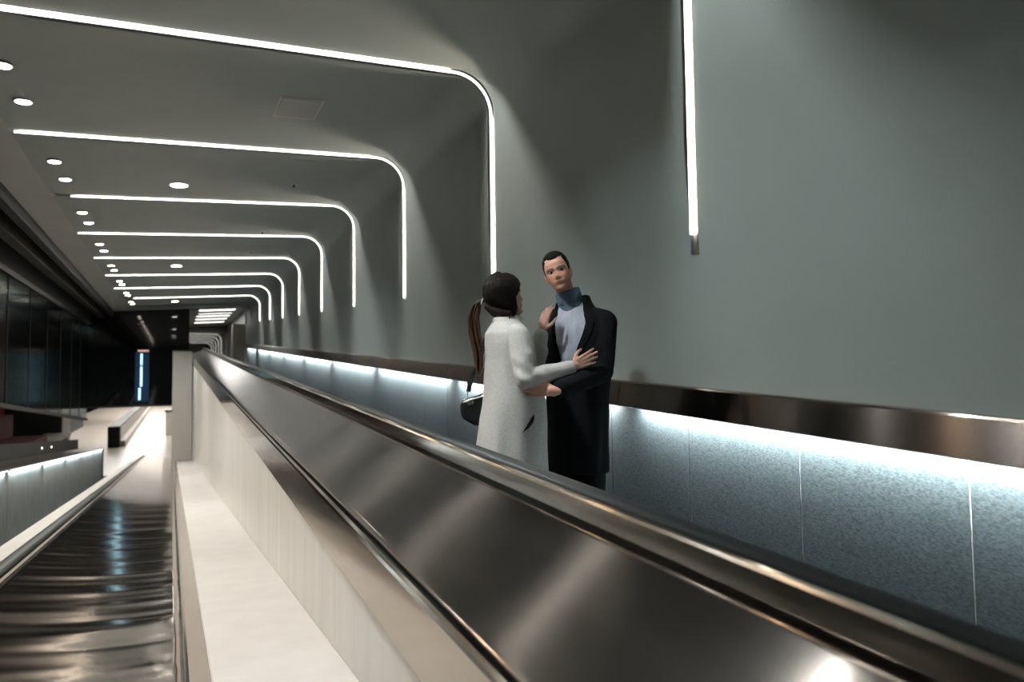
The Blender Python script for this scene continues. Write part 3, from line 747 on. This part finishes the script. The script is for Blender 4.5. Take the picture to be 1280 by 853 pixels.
eyeballs(woman, HW, (.9, .3, .3), 'iris_brown')
# coat
bm = bmesh.new(); R = []
tab = [  # py of the height, px centre, half across, half along, fold
 (612, 640.0, .195, .192, .030), (585, 639.5, .192, .188, .026), (555, 640.5, .186, .180, .020), (525, 642, .180, .170, .014), (500, 643, .172, .160, .010), (475, 640, .165, .138, .006),
 (450, 638.5, .162, .126, 0), (430, 636, .160, .124, 0), (418, 634.0, .150, .115, 0), (410, 632.5, .122, .092, 0), (404, 632, .085, .072, 0), (399, 631.5, .066, .064, 0)]
for py, px, a, b, fo in tab:
    c = a_(px, py, 0); R.append(ring_pts((c.x, c.y), c.z, FW, a, b, 48, .88, fo, 7, .6))
loft(bm, R)
coatw = remeshed(bm, .0065, 5, .6); wrinkle(coatw, .008, 7.5, 2.0, stretch=(1, 1, .35))
co = link('coat', coatw, 'cream', woman); tag(co, 'cream wool coat')
for s in (RW, LW):
    sh = a_(636, 420, .0)+s*.128
    if s == RW: el, wri = a_(656, 474, -.185), a_(711, 460.5, -.055)
    else: el, wri = a_(672, 446, .13), a_(676.5, 419, .118)
    mid1 = sh.lerp(el, .5)+Vector((.004, -.005, 0)); mid2 = el.lerp(wri, .5)
    bm = bmesh.new(); limb(bm, [sh+s*-.03+Vector((0, 0, -.006)), sh+Vector((0, 0, -.012)), mid1, el, mid2, wri], [.060, .066, .060, .055, .049, .041])
    me = remeshed(bm, .0055, 4, .6)
    me.update(); nv = [v.normal.copy() for v in me.vertices]
    for v, n in zip(me.vertices, nv):          # soft creases that gather at the elbow
        k = g((v.co-el).length, .11)
        v.co += n*(.004*k*math.sin(v.co.z*80+v.co.x*50)+.004*noise.noise(v.co*14))
    link('sleeve', me, 'cream', woman)
# collar band at the neck
bm = bmesh.new(); c = a_(631.5, 400, 0); Rr = []
for dz, k in ((-.016, .072), (.006, .068), (.014, .060), (.010, .050)): Rr.append(ring_pts((c.x, c.y), c.z+dz, FW, k, k*.98, 32, 1))
loft(bm, Rr); bm2 = remeshed(bm, .005, 2); link('collar', bm2, 'cream', woman)
# slit pocket on the right front of the skirt
bm = bmesh.new(); P0 = []
dg = bpy.context.evaluated_depsgraph_get()
from mathutils.bvhtree import BVHTree
bv = BVHTree.FromPolygons([v.co for v in coatw.vertices], [p.vertices for p in coatw.polygons])
def on_coat(px, py, bvh=None, org=OW):
    v = at(px, py, 0, org); w_ = at(px, py, -1.2, org); hit = (bvh or bv).ray_cast(w_, (v-w_).normalized())
    return hit[0] if hit[0] else v
outl = [(654.0, 541.0), (658.2, 534.5), (661.6, 528.5), (665.6, 521.5), (668.6, 518.5), (669.0, 523), (667.2, 528.5), (662.8, 534.5)]
top = [bm.verts.new(on_coat(*q)+Vector((-.004, -.014, 0))) for q in outl]; bot = [bm.verts.new(v.co+Vector((0, .016, 0))) for v in top]
bm.faces.new(top); bm.faces.new(bot[::-1])
for i in range(8): bm.faces.new((top[i], top[(i+1) % 8], bot[(i+1) % 8], bot[i]))
bmesh.ops.recalc_face_normals(bm, faces=bm.faces); me = bpy.data.meshes.new('pocket'); bm.to_mesh(me); bm.free()
tag(link('pocket', me, 'blackwool', woman), 'black slit pocket')
# trousers, boots
bm = bmesh.new()
for s in (RW, LW):
    hp = pv+s*.068; limb(bm, [hp, Vector((hp.x+.01, hp.y, .48)), Vector((hp.x, hp.y, .10))], [.080, .066, .050])
limb(bm, [pv+RW*.03, pv+LW*.03], [.10, .10])
link('trousers', remeshed(bm, .009, 3), 'trouser', woman)
for s in (RW, LW):
    hp = pv+s*.068; shoe('shoe', woman, Vector((hp.x, hp.y, 0))-FW*.06, FW, .24, 'leather')
# hair: combed back to a ponytail
def keep_w(a, t):
    a = abs(a)
    line = .80 if a < .55 else (.80-(a-.55)*.62 if a < 1.15 else .43-(a-1.15)*.30)
    if a > 1.30: line = -.05
    return t-line
hm = head_shell(HW, keep_w, lambda a, t: .016+.012*max(0, -math.cos(a))*min(1, t*2+.3), ridge=.004)
tag(link('hair', hm, 'hairdark', woman), 'dark brown hair combed back')
bm = bmesh.new(); limb(bm, [a_(611, 384, -.01), a_(619, 391, -.02), a_(629, 395, -.035)], [.025, .026, .020]); limb(bm, [a_(619, 386, .03), a_(628, 393, .03)], [.034, .028]); limb(bm, [a_(620, 388, -.035), a_(628, 391, -.05), a_(636, 391, -.058)], [.026, .026, .018])
tag(link('nape_hair', remeshed(bm, .005, 3), 'hairdark', woman), 'dark hair gathered at the nape')
bm = bmesh.new(); rnd = random.Random(4)
path = [a_(604, 376, .02), a_(596, 381, .03), a_(591.5, 397, .035), a_(593, 417, .03), a_(597.5, 438, .02), a_(599, 456, .015), a_(597.5, 474, .01)]
wid = [.013, .024, .034, .036, .032, .026, .008]
for k in range(34):
    an, rr = rnd.uniform(0, 2*PI), rnd.uniform(.15, 1)**.6
    tw = rnd.uniform(-.5, .5); pts = []
    endk = rnd.uniform(.80, 1.0)
    for i in range(13):
        f = i/12*endk*(len(path)-1); j = min(int(f), len(path)-2); p = path[j].lerp(path[j+1], f-j); wv = wid[j]+(wid[j+1]-wid[j])*(f-j)
        b = an+tw*f*.4
        pts.append(p+Vector((math.cos(b)*wv*rr*.92, math.sin(b)*wv*rr*.8, .003*math.sin(k+f*2))))
    r0 = rnd.uniform(.004, .0065)
    limb(bm, pts, [r0*(.8 if i < 2 else 1)*(1-.75*(i/12)**3) for i in range(13)], 6)
me = remeshed(bm, .0036, 3, .5)
tag(link('ponytail', me, 'hairbrown', woman, True), 'long brown ponytail')
bm = bmesh.new(); c = a_(602.5, 377, .02)
for i in range(20):
    an = 2*PI*i/20; b2 = 2*PI*(i+1)/20; limb(bm, [c+Vector((.004*math.sin(an), .015*math.cos(an), .015*math.sin(an))), c+Vector((.004*math.sin(b2), .015*math.cos(b2), .015*math.sin(b2)))], [.005, .005], 8)
link('hair_tie', remeshed(bm, .003, 1), 'tie', woman)
bm = bmesh.new()
for (p0, p1, p2) in (((645, 377, -.05), (646.5, 391, -.055), (652, 402, -.05)), ((646, 381, -.045), (649, 394, -.05), (655, 401, -.04)), ((637, 392, -.07), (636, 400, -.07), (639, 406, -.06))):
    P = [a_(*p0), a_(*p1), a_(*p2)]; limb(bm, [P[0], P[0].lerp(P[1], .5)+Vector((.002, 0, 0)), P[1], P[1].lerp(P[2], .5)+Vector((-.002, 0, 0)), P[2]], [.0022, .002, .0018, .0015, .001], 6)
me = bpy.data.meshes.new('loose_strand'); bm.to_mesh(me); bm.free(); link('loose_strand', me, 'hairdark', woman, True)

# ---- her bag, hanging at her back
bo = a_(592, 512, .10)
bag = empty('shoulder_bag', OW+UH*bo.x+VH*bo.y+Vector((0, 0, bo.z)), 'small black leather crossbody bag hanging behind the woman in cream', 'bag'); bag.rotation_euler = (0, 0, -YAW)
def b_(px, py, y): return a_(px, py, y)-bo
bm = bmesh.new()
outl = [(575.5, 505), (578, 500), (586, 497.5), (598, 494), (609, 489.5), (613, 490), (613, 500), (611, 512), (607, 524), (601, 532), (594, 532.5), (586, 528), (578, 523), (575, 515)]
V0 = [b_(px, py, .10) for px, py in outl]; cen = sum(V0, Vector())/len(V0)
rings = []
for dy, k in ((-.040, .80), (-.034, .93), (-.018, 1.0), (.018, 1.0), (.034, .93), (.040, .80)):
    rings.append([cen+(v-cen)*k+Vector((0, dy, 0)) for v in V0])
loft(bm, rings)
me = remeshed(bm, .004, 4); link('pouch', me, 'leather', bag)
bm = bmesh.new(); limb(bm, [b_(579, 503, .058), b_(590, 499.5, .057), b_(601, 496.5, .058), b_(609, 493, .060)], [.0035]*4, 8); link('zipper', remeshed(bm, .002, 0), 'chrome', bag)
bm = bmesh.new()
for k, (px, py) in enumerate(((582, 500), (586, 503), (590, 502))):
    c = b_(px, py, .050); N_ = 14; r = .009
    for i in range(N_):
        an, b2 = 2*PI*i/N_, 2*PI*(i+1)/N_; limb(bm, [c+Vector((r*.7*math.cos(an), 0, r*math.sin(an)-.005)), c+Vector((r*.7*math.cos(b2), 0, r*math.sin(b2)-.005))], [.0017]*2, 6)
limb(bm, [b_(585.5, 487, .085), b_(584.5, 494, .07), b_(584, 500, .055)], [.0025]*3, 6)
me = bpy.data.meshes.new('ring'); bm.to_mesh(me); bm.free(); tag(link('ring', me, 'chrome', bag, True), 'chrome rings and clasp')
bm = bmesh.new()
sp = [(585.5, 490, .085), (587.5, 479, .085), (591.5, 470, .085), (596, 462, .09), (601, 445, .11), (607, 425, .135), (615, 410, .14)]
SPV = [b_(*p) for p in sp]
def strap_between(pts, w, t):
    bm = bmesh.new(); R = []
    for i, p in enumerate(pts):
        d = (pts[min(len(pts)-1, i+1)]-pts[max(0, i-1)]).normalized(); s = d.cross(Vector((0, 1, 0))).normalized(); n = d.cross(s).normalized()
        R.append([p+s*w+n*t, p-s*w+n*t, p-s*w-n*t, p+s*w-n*t])
    loft(bm, R); bmesh.ops.recalc_face_normals(bm, faces=bm.faces); me = bpy.data.meshes.new('strap'); bm.to_mesh(me); bm.free(); return me
link('strap', strap_between(SPV, .0125, .003), 'leather', bag)
bm = bmesh.new(); p, q_ = SPV[1], SPV[2]; d = (q_-p); link('slider', strap_between([p+d*-.2+Vector((0, -.004, 0)), p+d*.75+Vector((0, -.004, 0))], .016, .004), 'rubber', bag)

# ---- the man: turned towards the woman, looking back over his shoulder to the camera's right
m_ = lambda px, py, y=.26: at(px, py, y, OM)
FM = Vector((-.52, -.854, 0)).normalized(); LM = Vector((-FM.y, FM.x, 0)); RM = -LM
hm_c = m_(697.5, 341.5, .20)
HM = Matrix.Translation(hm_c) @ frame((-.20, -.97, -.02), (-.29, .0, .957)).to_4x4() @ Matrix.Scale(.985, 4)
sk_m = (.72, .385, .285)
bm = bmesh.new(); head_mesh(bm, HM)
nk = m_(714, 384, .25); ch = m_(721, 425, .26); pv = m_(722, 525, .262)
limb(bm, [hm_c+Vector((.025, .02, -.05)), m_(707, 370, .225), nk], [.054, .054, .064])
limb(bm, [nk+Vector((0, 0, -.02)), ch, ch+Vector((0, 0, -.2)), pv], [.07, .11, .105, .12])
shl = m_(722, 405, .26)+LM*.168; shr = m_(722, 402, .26)+RM*.168
for s, sh in ((LM, shl), (RM, shr)):
    limb(bm, [nk+Vector((0, 0, -.03)), sh], [.06, .05]); limb(bm, [ch+s*.02, ch+s*.08], [.105, .095])
    hp = pv+s*.080
    limb(bm, [hp, Vector((hp.x+.005, hp.y-.01, .50)), Vector((hp.x, hp.y, .10))], [.085, .06, .042])
    limb(bm, [Vector((hp.x, hp.y, .08)), Vector((hp.x, hp.y, .05))+FM*.15], [.038, .028])
ell, wrl = m_(752.5, 464, .10), m_(692, 489, -.15)
elr, wrr = m_(682, 468, .36), m_(655, 482, .24)
limb(bm, [shl, ell, wrl], [.05, .042, .029]); limb(bm, [shr, elr, wrr], [.05, .042, .029])
hand(bm, wrl+Vector((-.008, -.010, .004)), (-.97, -.16, .08), (.05, 1, -.05), (.1, 0, 1), (.12, .30, .22), 1.0, .10)
hand(bm, wrr, (-.95, -.1, .05), (0, -1, 0), (0, 0, 1), (.2, .3, .2), 1.0, .10)
bodym = remeshed(bm, .0046, 2)
paint_skin(bodym, HM.inverted(), sk_m, (.27, .085, .07), (.018, .013, .011), .28)
M['skin_m'] = skin_mat('skin_tan', sk_m, None, None, None); bodym.materials.append(M['skin_m'])
man = person_obj('person', bodym, OM, 'man in a black overcoat and blue turtleneck, looking back past the camera')
eyeballs(man, HM, (.12, -.98, .06), 'iris_brown')
def keep_m(a, t):
    a = abs(a)
    if a < .75: line = .815-.03*math.cos(a*4)
    elif a < 1.25: line = .80-(a-.75)*.62
    elif a < 1.62: line = .46
    else: line = .26
    if 1.25 <= a < 1.36: line = .42
    return t-line
tag(link('hair', head_shell(HM, keep_m, lambda a, t: .006+.009*max(0, t-.72)/.28, ridge=.0012), 'hairblack', man), 'short cropped black hair')
# sweater with turtleneck
bm = bmesh.new(); R = []
for py, px, a, b in ((545, 722, .165, .118), (500, 722, .17, .122), (465, 721.5, .175, .125), (440, 721, .180, .128), (420, 720, .180, .124), (404, 719, .152, .110), (394, 717.5, .112, .094), (386, 716, .086, .080), (378, 714, .074, .072)):
    c = m_(px, py, .26); R.append(ring_pts((c.x, c.y), c.z, FM, a, b, 44, .9))
loft(bm, R); me = remeshed(bm, .007, 4); wrinkle(me, .006, 11, 5, stretch=(1, 1, 1.2)); tag(link('sweater', me, 'knit', man), 'pale grey-lilac knit sweater')
bm = bmesh.new(); R = []
n0, n1 = m_(716.5, 391, .25), m_(708.8, 362.5, .228)
ax = (n1-n0).normalized(); xx = Vector((1, 0, 0)); xx = (xx-ax*xx.dot(ax)).normalized(); yy_ = ax.cross(xx)
for f, r in ((0, .078), (.25, .074), (.45, .070), (.5, .074), (.8, .073), (.97, .071), (1.0, .064)):
    c = n0.lerp(n1, f); R.append([c+(xx*math.cos(2*PI*i/32)+yy_*math.sin(2*PI*i/32))*r for i in range(32)])
loft(bm, R); me = remeshed(bm, .005, 2); wrinkle(me, .003, 16, 3, stretch=(1, 1, 2)); tag(link('turtleneck', me, 'knitblue', man), 'dusty blue turtleneck')
# overcoat, open over the chest
def open_ring(c, z, F, a, b, gap_l, gap_r, th=.024, n=46, ex=.9, fold=0):
    """band round c from the left edge of the opening to the right one, angles from F"""
    Lf = Vector((-F.y, F.x, 0)); O, I = [], []
    for i in range(n+1):
        t_ = gap_l+(2*PI-gap_l-gap_r)*i/n; ct, st = math.cos(t_), math.sin(t_)
        k = 1+fold*math.sin(8*t_+.7)+fold*.5*math.sin(13*t_)
        for Lst, da in ((O, 0), (I, th)):
            Lst.append(Vector((c[0], c[1], z))+F*((b-da)*k*math.copysign(abs(ct)**ex, ct))+Lf*((a-da)*k*math.copysign(abs(st)**ex, st)))
    return O+I[::-1]
bm = bmesh.new(); R = []
D = math.radians
tabm = [(589, 722.5, .176, .150, 1, -9, .030), (560, 722.5, .178, .150, 1, -9, .024), (525, 722, .182, .148, 1, -8, .016), (495, 721.5, .186, .146, 1, -6, .008), (472, 721.5, .196, .147, 2, 0, 0),
 (455, 721.5, .204, .150, 8, 9, 0), (435, 722, .212, .152, 17, 17, 0), (418, 722, .212, .148, 25, 23, 0), (406, 721.5, .196, .135, 32, 28, 0), (396, 720.5, .160, .118, 36, 30, 0), (388, 719.5, .122, .104, 48, 40, 0), (379, 718, .100, .096, 58, 50, 0), (370, 716.5, .092, .092, 70, 66, 0)]
for py, px, a, b, gl, gr, fo in tabm:
    c = m_(px, py, .26); R.append(open_ring((c.x, c.y), c.z, FM, a, b, D(gl), D(gr), .026, 46, .9, fo))
loft(bm, R)
for sh, el, wr_ in ((shl, ell, wrl), (shr, elr, wrr)):
    w2 = el.lerp(wr_, .90); limb(bm, [nk+Vector((.012, .02, -.035)), sh+Vector((0, 0, .008))], [.062, .064])
    limb(bm, [sh+Vector((0, 0, -.005)), sh.lerp(el, .5), el, el.lerp(w2, .5), w2], [.072, .070, .066, .060, .050])
coatm = remeshed(bm, .0065, 4, .55); wrinkle(coatm, .005, 7, 9)
tag(link('overcoat', coatm, 'blackwool', man), 'open black wool overcoat')
# lapels: two folded strips along the opening
for sgn in (1, -1):
    bm = bmesh.new(); R = []
    for k, (py, px, a, b, gl, gr, fo) in enumerate(tabm[5:12]):
        c = m_(px, py, .26); gp = D(gl) if sgn > 0 else -D(gr); wd_ = .06+.22*math.sin(PI*(k+.6)/7.6)
        O = []
        for th in (gp, gp+sgn*wd_*.5, gp+sgn*wd_):
            ct, st = math.cos(th), math.sin(th); Lf = Vector((-FM.y, FM.x, 0))
            O.append(Vector((c.x, c.y, c.z))+FM*((b+.006)*math.copysign(abs(ct)**.9, ct))+Lf*((a+.006)*math.copysign(abs(st)**.9, st)))
        I = [p-(p-Vector((c.x, c.y, c.z))).normalized()*.010 for p in O]
        R.append(O+I[::-1])
    loft(bm, R); link('lapel', remeshed(bm, .004, 2), 'blackwool', man)
bm = bmesh.new()
for s in (LM, RM):
    hp = pv+s*.080; limb(bm, [hp, Vector((hp.x+.005, hp.y-.01, .50)), Vector((hp.x, hp.y, .10))], [.092, .076, .066])
limb(bm, [pv+LM*.04, pv+RM*.04], [.110, .110])
link('trousers', remeshed(bm, .009, 3), 'trouser', man)
for s in (LM, RM):
    hp = pv+s*.080; shoe('shoe', man, Vector((hp.x, hp.y, 0))-FM*.06, FM, .28, 'leather')
